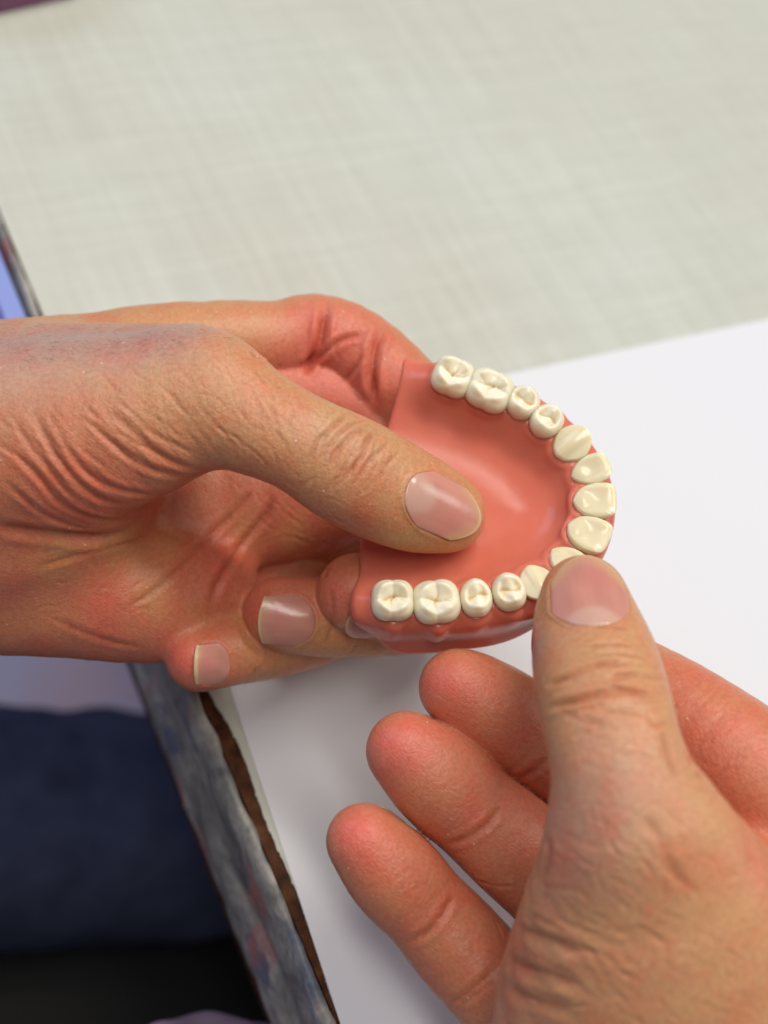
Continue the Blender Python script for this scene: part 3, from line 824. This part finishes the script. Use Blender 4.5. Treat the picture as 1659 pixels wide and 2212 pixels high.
for pts, w, dp in [
    (S([(460, 560), (560, 640), (640, 720), (760, 790), (900, 825), (1000, 835)]), 1.2, 1.0),
    (S([(380, 600), (470, 690), (580, 780), (700, 830), (850, 865), (940, 872)]), 1.2, 1.0),
    (S([(230, 640), (300, 750), (400, 850), (520, 905), (640, 925), (780, 925)]), 1.2, 1.0),
    (S([(130, 540), (190, 660), (270, 790), (370, 900), (480, 960), (640, 965), (800, 945)]), 1.2, 1.1),
    (S([(0, 690), (100, 780), (180, 860), (250, 950), (350, 1010), (480, 1035), (640, 1020)]), 1.2, 1.0),
    (S([(40, 560), (110, 680), (190, 790), (280, 900), (360, 970)]), 1.0, .6),
    (S([(0, 850), (90, 930), (190, 1010), (320, 1060), (450, 1070)]), 1.1, .7),
    (S([(540, 560), (640, 650), (740, 700), (860, 760)]), .8, .4),
    (S([(980, 640), (1040, 700), (1120, 760), (1180, 830)]), .6, .25), (S([(1180, 640), (1230, 700), (1260, 780)]), .6, .25),
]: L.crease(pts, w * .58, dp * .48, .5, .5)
# thumb joint
T2 = lambda pts: [(p[0] * .4167 + 691, p[1] * .4167 + 691) for p in pts]
for pts, w, dp in [
    (T2([(80, 800), (90, 700), (150, 610), (230, 560), (290, 500)]), .55, .45), (T2([(110, 860), (170, 770), (230, 680), (260, 610), (330, 560)]), .5, .4),
    (T2([(190, 860), (240, 760), (310, 680), (370, 620)]), .5, .3), (T2([(0, 640), (60, 560), (140, 490), (220, 460)]), .55, .35),
    (T2([(40, 700), (90, 600), (170, 540), (250, 520)]), .45, .35), (T2([(300, 850), (340, 760), (400, 690)]), .5, .2), (T2([(-60, 760), (-30, 660), (40, 560)]), .5, .3),
    (T2([(60, 760), (60, 700), (110, 640)]), .4, .3)]: L.crease(pts, w, dp, .4, .5)
# index finger folds, palm lines, finger joints
for pts, w, dp in [([(556, 775), (552, 745), (575, 700), (605, 655)], .9, 1.3), ([(655, 815), (668, 785), (690, 745), (700, 690), (706, 640)], 1.0, 2.0), ([(806, 878), (805, 845), (803, 800), (812, 745), (835, 700)], 1.0, 2.0), ([(660, 800), (730, 740), (800, 715)], .7, .7), ([(735, 835), (762, 800), (790, 760)], .7, .5),
                   ([(448, 1330), (470, 1260), (520, 1180), (575, 1110), (590, 1060)], .9, .8), ([(380, 1215), (460, 1150), (520, 1090), (545, 1060)], .8, .5),
                   ([(250, 1330), (350, 1260), (430, 1180)], .8, .3), ([(60, 1230), (200, 1190), (330, 1160)], .8, .3), ([(700, 1250), (720, 1200), (770, 1170)], .8, .5),
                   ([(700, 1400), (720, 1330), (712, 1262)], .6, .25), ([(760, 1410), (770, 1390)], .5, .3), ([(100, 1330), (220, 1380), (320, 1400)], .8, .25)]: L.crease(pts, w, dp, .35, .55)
L.wrinkles(330, 920, 90, 60, 46, 40, 110, .32, .16, .15, 3, .14)
L.wrinkles(560, 880, 60, 50, 62, 50, 60, .35, .14, .12, 4)
L.wrinkles(760, 990, 40, 45, 118, 46, 55, .34, .18, .2, 5)
L.wrinkles(850, 1010, 25, 40, 112, 16, 40, .3, .1, .1, 6)
L.wrinkles(150, 960, 100, 60, 48, 34, 120, .34, .18, .15, 7, .12)
L.wrinkles(300, 760, 120, 30, 25, 60, 34, .3, .14, .14, 8, .6)
L.wrinkles(350, 1250, 150, 60, -30, 50, 50, .35, .14, .12, 9, .5)
L.wrinkles(720, 740, 80, 40, 95, 30, 45, .35, .14, .12, 10)
L.wrinkles(640, 1110, 60, 40, 30, 30, 50, .35, .14, .12, 11)
L.crease([(-20, 1135), (100, 1152), (230, 1160), (330, 1125), (430, 1078), (510, 1040), (560, 1035)], 1.3, 1.5, .3, .5)
nailsL = []
L.nail((884, 1058), (1030, 1130), 6.4, (.10, .40, .92), nailsL, free=.02, lunula=.36, bow=.30, white=.035)
L.nail((676, 1346), (560, 1340), 5.9, (-.12, -.22, .95), nailsL, free=.02, lunula=0, bow=.10, white=.05)
L.nail((494, 1436), (420, 1440), 5.0, (-.25, -.38, .88), nailsL, free=.03, lunula=0, bow=.10, white=.13)
L.nail((838, 1352), (746, 1352), 5.0, (-.05, -.75, .65), nailsL, free=.0, lunula=0, bow=.2, white=.03)
left_hand = L.finish('left hand pressing its thumb into the pink palate, fingers curled underneath', 'hand', nailsL)

# ------------------------------------------------------------------ right hand (pinches the front teeth)
palmR = [
    chain([(1370, 1790, 52, 165), (1400, 1900, 52, 235), (1440, 2080, 46, 330), (1480, 2300, 36, 420), (1520, 2600, 20, 430)], 8, (unit((-.1, .25, 1)), .60)),
    chain([(1620, 1960, 26, 170), (1640, 2200, 20, 260), (1640, 2500, 10, 330)], 10),
]
thumbR = chain([(1262, 1292, 24, 94), (1268, 1350, 29, 116), (1286, 1430, 36, 136), (1304, 1510, 43, 143), (1325, 1600, 49, 143), (1346, 1690, 53, 146), (1372, 1790, 54, 172)], 7, (unit((0, .3, 1)), .80))
indexR = chain([(1800, 1830, 22, 170), (1680, 1720, 20, 150), (1560, 1630, 16, 142), (1450, 1545, 10, 126), (1350, 1475, 4, 108), (1285, 1430, 1, 98), (1236, 1392, -1, 88)], 4)
middleR = chain([(1700, 2000, 18, 150), (1500, 1850, 10, 128), (1320, 1706, 4, 112), (1200, 1622, 2, 106), (1100, 1553, 2, 103), (1040, 1516, 3, 98), (988, 1485, 4, 84)], 3)
ringR = chain([(1640, 2240, 20, 150), (1360, 2050, 14, 126), (1190, 1900, 10, 114), (1105, 1822, 9, 113), (1030, 1758, 9, 105), (975, 1708, 9.5, 108), (930, 1668, 10, 104), (876, 1622, 11, 86)], 3)
pinkyR = chain([(1500, 2500, 20, 160), (1220, 2290, 18, 118), (1080, 2140, 16, 108), (985, 2035, 15, 105), (918, 1960, 15, 97), (870, 1908, 15.5, 101), (832, 1868, 16, 97), (784, 1816, 17, 80)], 3)
R = Hand('hand', palmR, [thumbR, indexR, middleR, ringR, pinkyR], kff=0.5, h=0.38)
R.build()
R.col[:] = TAN
for x, y, r, c, a in [(985, 1480, 10, DEEP, .85), (1100, 1560, 14, RED, .85), (870, 1620, 10, DEEP, .85), (1000, 1740, 14, RED, .85), (1130, 1860, 14, RED, .8), (785, 1810, 9, DEEP, .85), (880, 1930, 14, RED, .85), (1000, 2080, 14, RED, .8),
                      (1550, 1560, 18, RED, .9), (1600, 1700, 16, RED, .9), (1490, 1480, 10, RED, .8), (1160, 1700, 10, RED, .8), (1150, 1390, 5, DEEP, .8), (1640, 1830, 8, RED, .6)]:
    R.paint(x, y, r, c, a)
for x, y, r, c, a in [(1250, 1830, 12, MAUVE, .30), (1210, 1900, 7, RED, .35), (1140, 2080, 8, RED, .4), (1400, 1330, 5, RED, .5), (1160, 1400, 4, MAUVE, .5), (1300, 1700, 10, MAUVE, .25), (1420, 2120, 16, np.array([.58, .28, .15]), .5)]:
    R.paint(x, y, r, c, a)
OR = np.array([.60, .27, .12])
for x, y, r, c, a in [(1060, 1530, 5, OR, 0.25), (950, 1700, 6, OR, 0.25), (1040, 1800, 6, OR, 0.23), (1090, 1900, 6, OR, 0.20), (840, 1900, 6, OR, 0.25), (930, 2010, 6, OR, 0.23), (1010, 2120, 6, OR, 0.20), (1150, 1640, 6, OR, 0.20), (1560, 1520, 6, OR, 0.17), (1620, 1650, 6, OR, 0.17),
                      (930, 1470, 3.5, DEEP, .6), (830, 1600, 4, DEEP, .6), (745, 1790, 4, DEEP, .6), (900, 1640, 5, DEEP, .4), (810, 1850, 5, DEEP, .4), (1020, 1760, 3, DEEP, .4), (900, 1990, 3, DEEP, .35)]: R.paint(x, y, r, c, a)
T4 = lambda pts: [(p[0] * .375 + 1037, p[1] * .375 + 1158) for p in pts]
T5 = lambda pts: [(p[0] * .594 + 674, p[1] * .594 + 1469) for p in pts]
for pts, w, dp in [
    (T4([(380, 870), (420, 850), (520, 800), (640, 750), (780, 735), (840, 735)]), .55, .7), (T4([(740, 815), (780, 810), (880, 795), (980, 810), (1080, 835)]), .55, .6),
    (T4([(360, 1000), (430, 980), (560, 945), (700, 905), (830, 895), (950, 910), (1060, 920)]), .6, .95), (T4([(640, 690), (760, 675), (900, 690), (980, 720)]), .5, .3),
    (T4([(600, 640), (750, 620), (900, 640)]), .5, .2), (T4([(680, 1010), (820, 1010), (960, 1030)]), .5, .25), (T4([(450, 1000), (620, 1070), (760, 1080)]), .5, .15),
    (T4([(960, 1020), (1010, 1090), (1080, 1060)]), .5, .2), (T4([(1050, 1100), (1080, 1250), (1150, 1400)]), 1.0, .3), (T4([(620, 540), (760, 525), (880, 540)]), .5, .18)]: R.crease(pts, w, dp, .45, .6)
for pts, w, dp in [
    (T5([(770, 760), (830, 810), (900, 850), (1000, 890), (1090, 920)]), 1.0, .8), (T5([(735, 900), (820, 930), (900, 960), (1000, 1000)]), 1.0, .8), (T5([(700, 1010), (780, 1050), (880, 1080), (1000, 1120)]), 1.0, .8),
    (T5([(680, 1090), (760, 1150), (860, 1180), (960, 1200)]), 1.0, .6), (T5([(850, 560), (860, 640), (830, 740)]), 1.0, .5), (T5([(660, 1180), (760, 1220), (860, 1240)]), 1.0, .5), (T5([(760, 850), (850, 880), (950, 930)]), .6, .3),
    (T5([(1180, 480), (1260, 560), (1300, 660), (1380, 740)]), .9, .25), (T5([(1260, 640), (1330, 720), (1420, 780)]), .7, .2),
    (T5([(480, 600), (560, 575), (640, 520), (700, 440)]), .7, .5), (T5([(300, 970), (400, 930), (470, 860), (520, 770)]), .7, .5), (T5([(740, 365), (800, 330), (860, 280)]), .7, .4),
    (T5([(1370, 300), (1440, 240), (1540, 180)]), .7, .5), (T5([(1400, 360), (1470, 270), (1580, 210)]), .6, .4), (T5([(470, 1190), (560, 1140), (680, 1040)]), .7, .4), (T5([(500, 1210), (600, 1140), (690, 1070)]), .6, .3),
    ]: R.crease(pts, w, dp, .4, .5)
R.wrinkles(1310, 1490, 60, 45, -4, 34, 70, .34, .14, .15, 23)
R.wrinkles(1330, 1600, 60, 50, 8, 40, 60, .34, .12, .1, 24)
R.wrinkles(1380, 1830, 100, 70, 40, 60, 50, .36, .14, .1, 25, .4)
R.wrinkles(1250, 2050, 100, 90, 28, 70, 80, .4, .2, .14, 26)
R.wrinkles(1480, 2080, 110, 90, 60, 60, 40, .36, .16, .12, 27, .7)
R.wrinkles(1040, 1650, 110, 90, -45, 40, 40, .32, .1, .1, 28, .4)
R.wrinkles(930, 1950, 80, 90, -45, 40, 40, .32, .1, .1, 29, .4)
R.wrinkles(1570, 1600, 50, 60, -40, 40, 50, .32, .12, .1, 30, .3)
nailsR = []
R.nail((1284, 1346), (1262, 1206), 7.6, (-.02, .50, .86), nailsR, free=.02, lunula=.22, bow=.34, white=.03)
for c, n in ((middleR, (.18, .62, -.75)), (ringR, (-.05, .66, -.75)), (pinkyR, (-.10, .66, -.75))):
    tip, dv = c.p[-1].astype(float), unit(c.p[-1] - c.p[-4]); n = unit(np.array(n) - dv * (np.array(n) @ dv))
    R.nail(tuple(tip - dv * 8), tuple(tip + dv * 3.6), 5.4, n, nailsR, free=.03, lunula=0, bow=.3, white=.14)
right_hand = R.finish('right hand with thumb nail up, pinching the front teeth, three fingertips spread below', 'hand', nailsR)

# ------------------------------------------------------------------ things beyond the table edge
NAVY, nnt, nb_ = mat('navy_cloth')
nv = mapping(nnt); nn = node(nnt, 'ShaderNodeTexNoise', Scale=60.0, Detail=4.0); nnt.links.new(nv, nn.inputs['Vector'])
nnt.links.new(ramp(nnt, nn.outputs[0], [(0.3, (0.038, 0.045, 0.085)), (0.7, (0.058, 0.068, 0.12))]), nb_.inputs['Base Color']); nb_.inputs['Roughness'].default_value = 0.9
nb_.inputs['Specular IOR Level'].default_value = 0.1
bump(nnt, nb_, nn.outputs[0], 0.3, 0.002)
def thigh(rows, drop_r):
    pts = []; rad = []
    for x, y, drop, r in rows: pts.append(on_plane(x, y, drop)); rad.append(r)
    return Chain(pts, rad, 20)
legs = [thigh([(-900, 1790, 345, 66), (-300, 1785, 345, 63), (200, 1780, 350, 60), (700, 1775, 355, 56)], 0), thigh([(-1000, 2900, 350, 98), (-300, 2900, 350, 94), (500, 2900, 355, 86)], 0)]
lo = np.min([c.lo for c in legs], 0); hi = np.max([c.hi for c in legs], 0)
V, Q = surface_nets(lambda X: smin(legs[0](X), legs[1](X), 12), lo, hi, 4.0)
V = smooth_mesh(V, Q, 4, .5); N = mesh_normals(V, Q)
dp = np.array([4 * mnoise.noise(tuple(p * .02)) + 2.5 * mnoise.noise((p[0] * .05, p[1] * .02, p[2] * .05)) for p in V])
person = mesh_obj('person', to_world(V + N * dp[:, None]), Q, NAVY)
tag(person, 'lap of a seated person in dark navy trousers beside the table', 'person')

LILAC = plain('lilac_cloth', (0.26, 0.19, 0.26), .9, .1)
cl = [Chain([on_plane(380, 2370, 80), on_plane(500, 2330, 82), on_plane(640, 2450, 86)], [20, 17, 20], 6)]
V, Q = surface_nets(lambda X: cl[0](X), cl[0].lo, cl[0].hi, 2.0); V = smooth_mesh(V, Q, 3, .5); N = mesh_normals(V, Q)
dp = np.array([5 * mnoise.noise(tuple(p * .06)) for p in V])
o = mesh_obj('shirt_hem', to_world(V + N * dp[:, None]), Q, LILAC, person)

MAUVE_M = plain('mauve_cover', (0.24, 0.10, 0.18), .7, .2)
fold = sheet('folder', [on_plane(-200, -300) + UP * 14, on_plane(-200, 40) + UP * 14, on_plane(5, 30) + UP * 14, on_plane(165, -6) + UP * 14, on_plane(220, -300) + UP * 14], 13.5, MAUVE_M)
tag(fold, 'mauve folder lying at the far corner of the table', 'folder')

BLUE = plain('blue_plastic', (0.24, 0.31, 0.66), .4, .4); LAV = plain('lavender_lining', (0.42, 0.38, 0.66), .7, .2)
a0 = (on_plane(EXY(380), 380) - EB) @ ed; a1 = (on_plane(EXY(760), 760) - EB) @ ed
def bx(name, A, Bb, Z, m, parent):
    return sheet(name, [tp(A[0], Bb[0], Z[1]), tp(A[1], Bb[0], Z[1]), tp(A[1], Bb[1], Z[1]), tp(A[0], Bb[1], Z[1])], Z[1] - Z[0], m, parent)
binr = empty('hanging_tray', to_world(tp((a0 + a1) / 2, -80, -90))[0])
tag(binr, 'blue plastic tray with a lavender lining hooked on the table edge', 'tray')
bx('side_panel', (a0, a1), (-10, -4.2), (-40, -1), BLUE, binr)
bx('side_panel', (a0, a1), (-160, -154), (-40, -1), BLUE, binr)
bx('end_panel', (a0, a0 + 6), (-153.9, -10.1), (-40, -1.5), BLUE, binr)
bx('end_panel', (a1 - 6, a1), (-153.9, -10.1), (-40, -1.5), BLUE, binr)
bx('lining', (a0 + 6.2, a1 - 6.2), (-153.8, -10.2), (-40, -12), LAV, binr)

# ------------------------------------------------------------------ fine hair on the back of the left hand
HAIR = plain('dark_hair', (0.07, 0.04, 0.028), .5, .4)
def hairs(hand, owner, spots, name='hair'):
    vs, fs = [], []
    for x, y, sx, sy, n, ang, ln, lift, seed in spots:
        r = random.Random(seed)
        for _ in range(n):
            px, py = x + r.gauss(0, sx), y + r.gauss(0, sy)
            h = hand.bvh.ray_cast(Vector((0, 0, D)), Vector(((px - CX) / F, -(py - CY) / F, -1)).normalized())
            if h[0] is None: continue
            p, nn = np.array(h[0]), np.array(h[1])
            if nn[2] < 0: nn = -nn
            a = math.radians(ang + r.gauss(0, 28)); t = np.array([math.cos(a), -math.sin(a), 0]); t -= nn * (t @ nn); t /= np.linalg.norm(t)
            sd = np.cross(nn, t); l = ln * r.uniform(.5, 1.3); cv = r.uniform(-.5, .5); K = 6; w = r.uniform(.016, .028)
            b0 = len(vs)
            for k in range(K + 1):
                q = k / K; c = p + t * l * q + sd * cv * l * q * q + nn * (l * lift * (q - .75 * q * q) - .05)
                rr = w * (1 - .8 * q)
                for j in range(3):
                    th = j * 2.094; vs.append(c + (sd * math.cos(th) + nn * math.sin(th)) * rr)
            for k in range(K):
                for j in range(3): fs.append((b0+k*3+j, b0+k*3+(j+1) % 3, b0+k*3+3+(j+1) % 3, b0+k*3+3+j))
    o = mesh_obj(name, to_world(np.array(vs)), fs, HAIR, owner); o['kind'] = 'stuff'
hairs(L, left_hand, [(160, 740, 120, 20, 60, 35, 2.8, .4, 1), (330, 740, 70, 18, 24, 40, 2.4, .4, 2), (40, 765, 50, 25, 22, 40, 3.2, .4, 4), (640, 860, 40, 25, 7, 40, 3.5, .3, 5), (560, 1440, 12, 10, 12, 100, 4.5, .6, 6)])

# ------------------------------------------------------------------ the stool added as a black stand-in for the shade by the lap
def lathe(name, prof, c, material, parent, n=48):
    vs = [(c[0] + r * math.cos(2*math.pi*i/n), c[1] + r * math.sin(2*math.pi*i/n), z) for r, z in prof for i in range(n)]
    fs = [(j*n+i, j*n+(i+1) % n, (j+1)*n+(i+1) % n, (j+1)*n+i) for j in range(len(prof)-1) for i in range(n)]
    return mesh_obj(name, np.array(vs), fs, material, parent)
sc = to_world(on_plane(-60, 2480, 415))[0]; top = float(sc[2])
BLACK = plain('shade_black', (0.012, 0.012, 0.014), .6, .3); STEEL = plain('dull_steel', (0.3, 0.3, 0.31), .35, .5)
shade_stool = empty('shade_stool', (sc[0], sc[1], 0)); tag(shade_stool, 'added round black stool under the navy lap beside the table', 'shade_stool')
lathe('shade_seat', [(0.001, top), (.15, top), (.185, top - .008), (.195, top - .03), (.19, top - .06), (.16, top - .07), (.001, top - .07)], sc, BLACK, shade_stool)
lathe('post', [(.03, top - .071), (.03, .12), (.022, .12), (.022, .05)], sc, STEEL, shade_stool, 20)
lathe('base', [(.001, .06), (.05, .058), (.22, .03), (.24, .015), (.24, 0.004), (.001, .004)], sc, STEEL, shade_stool)
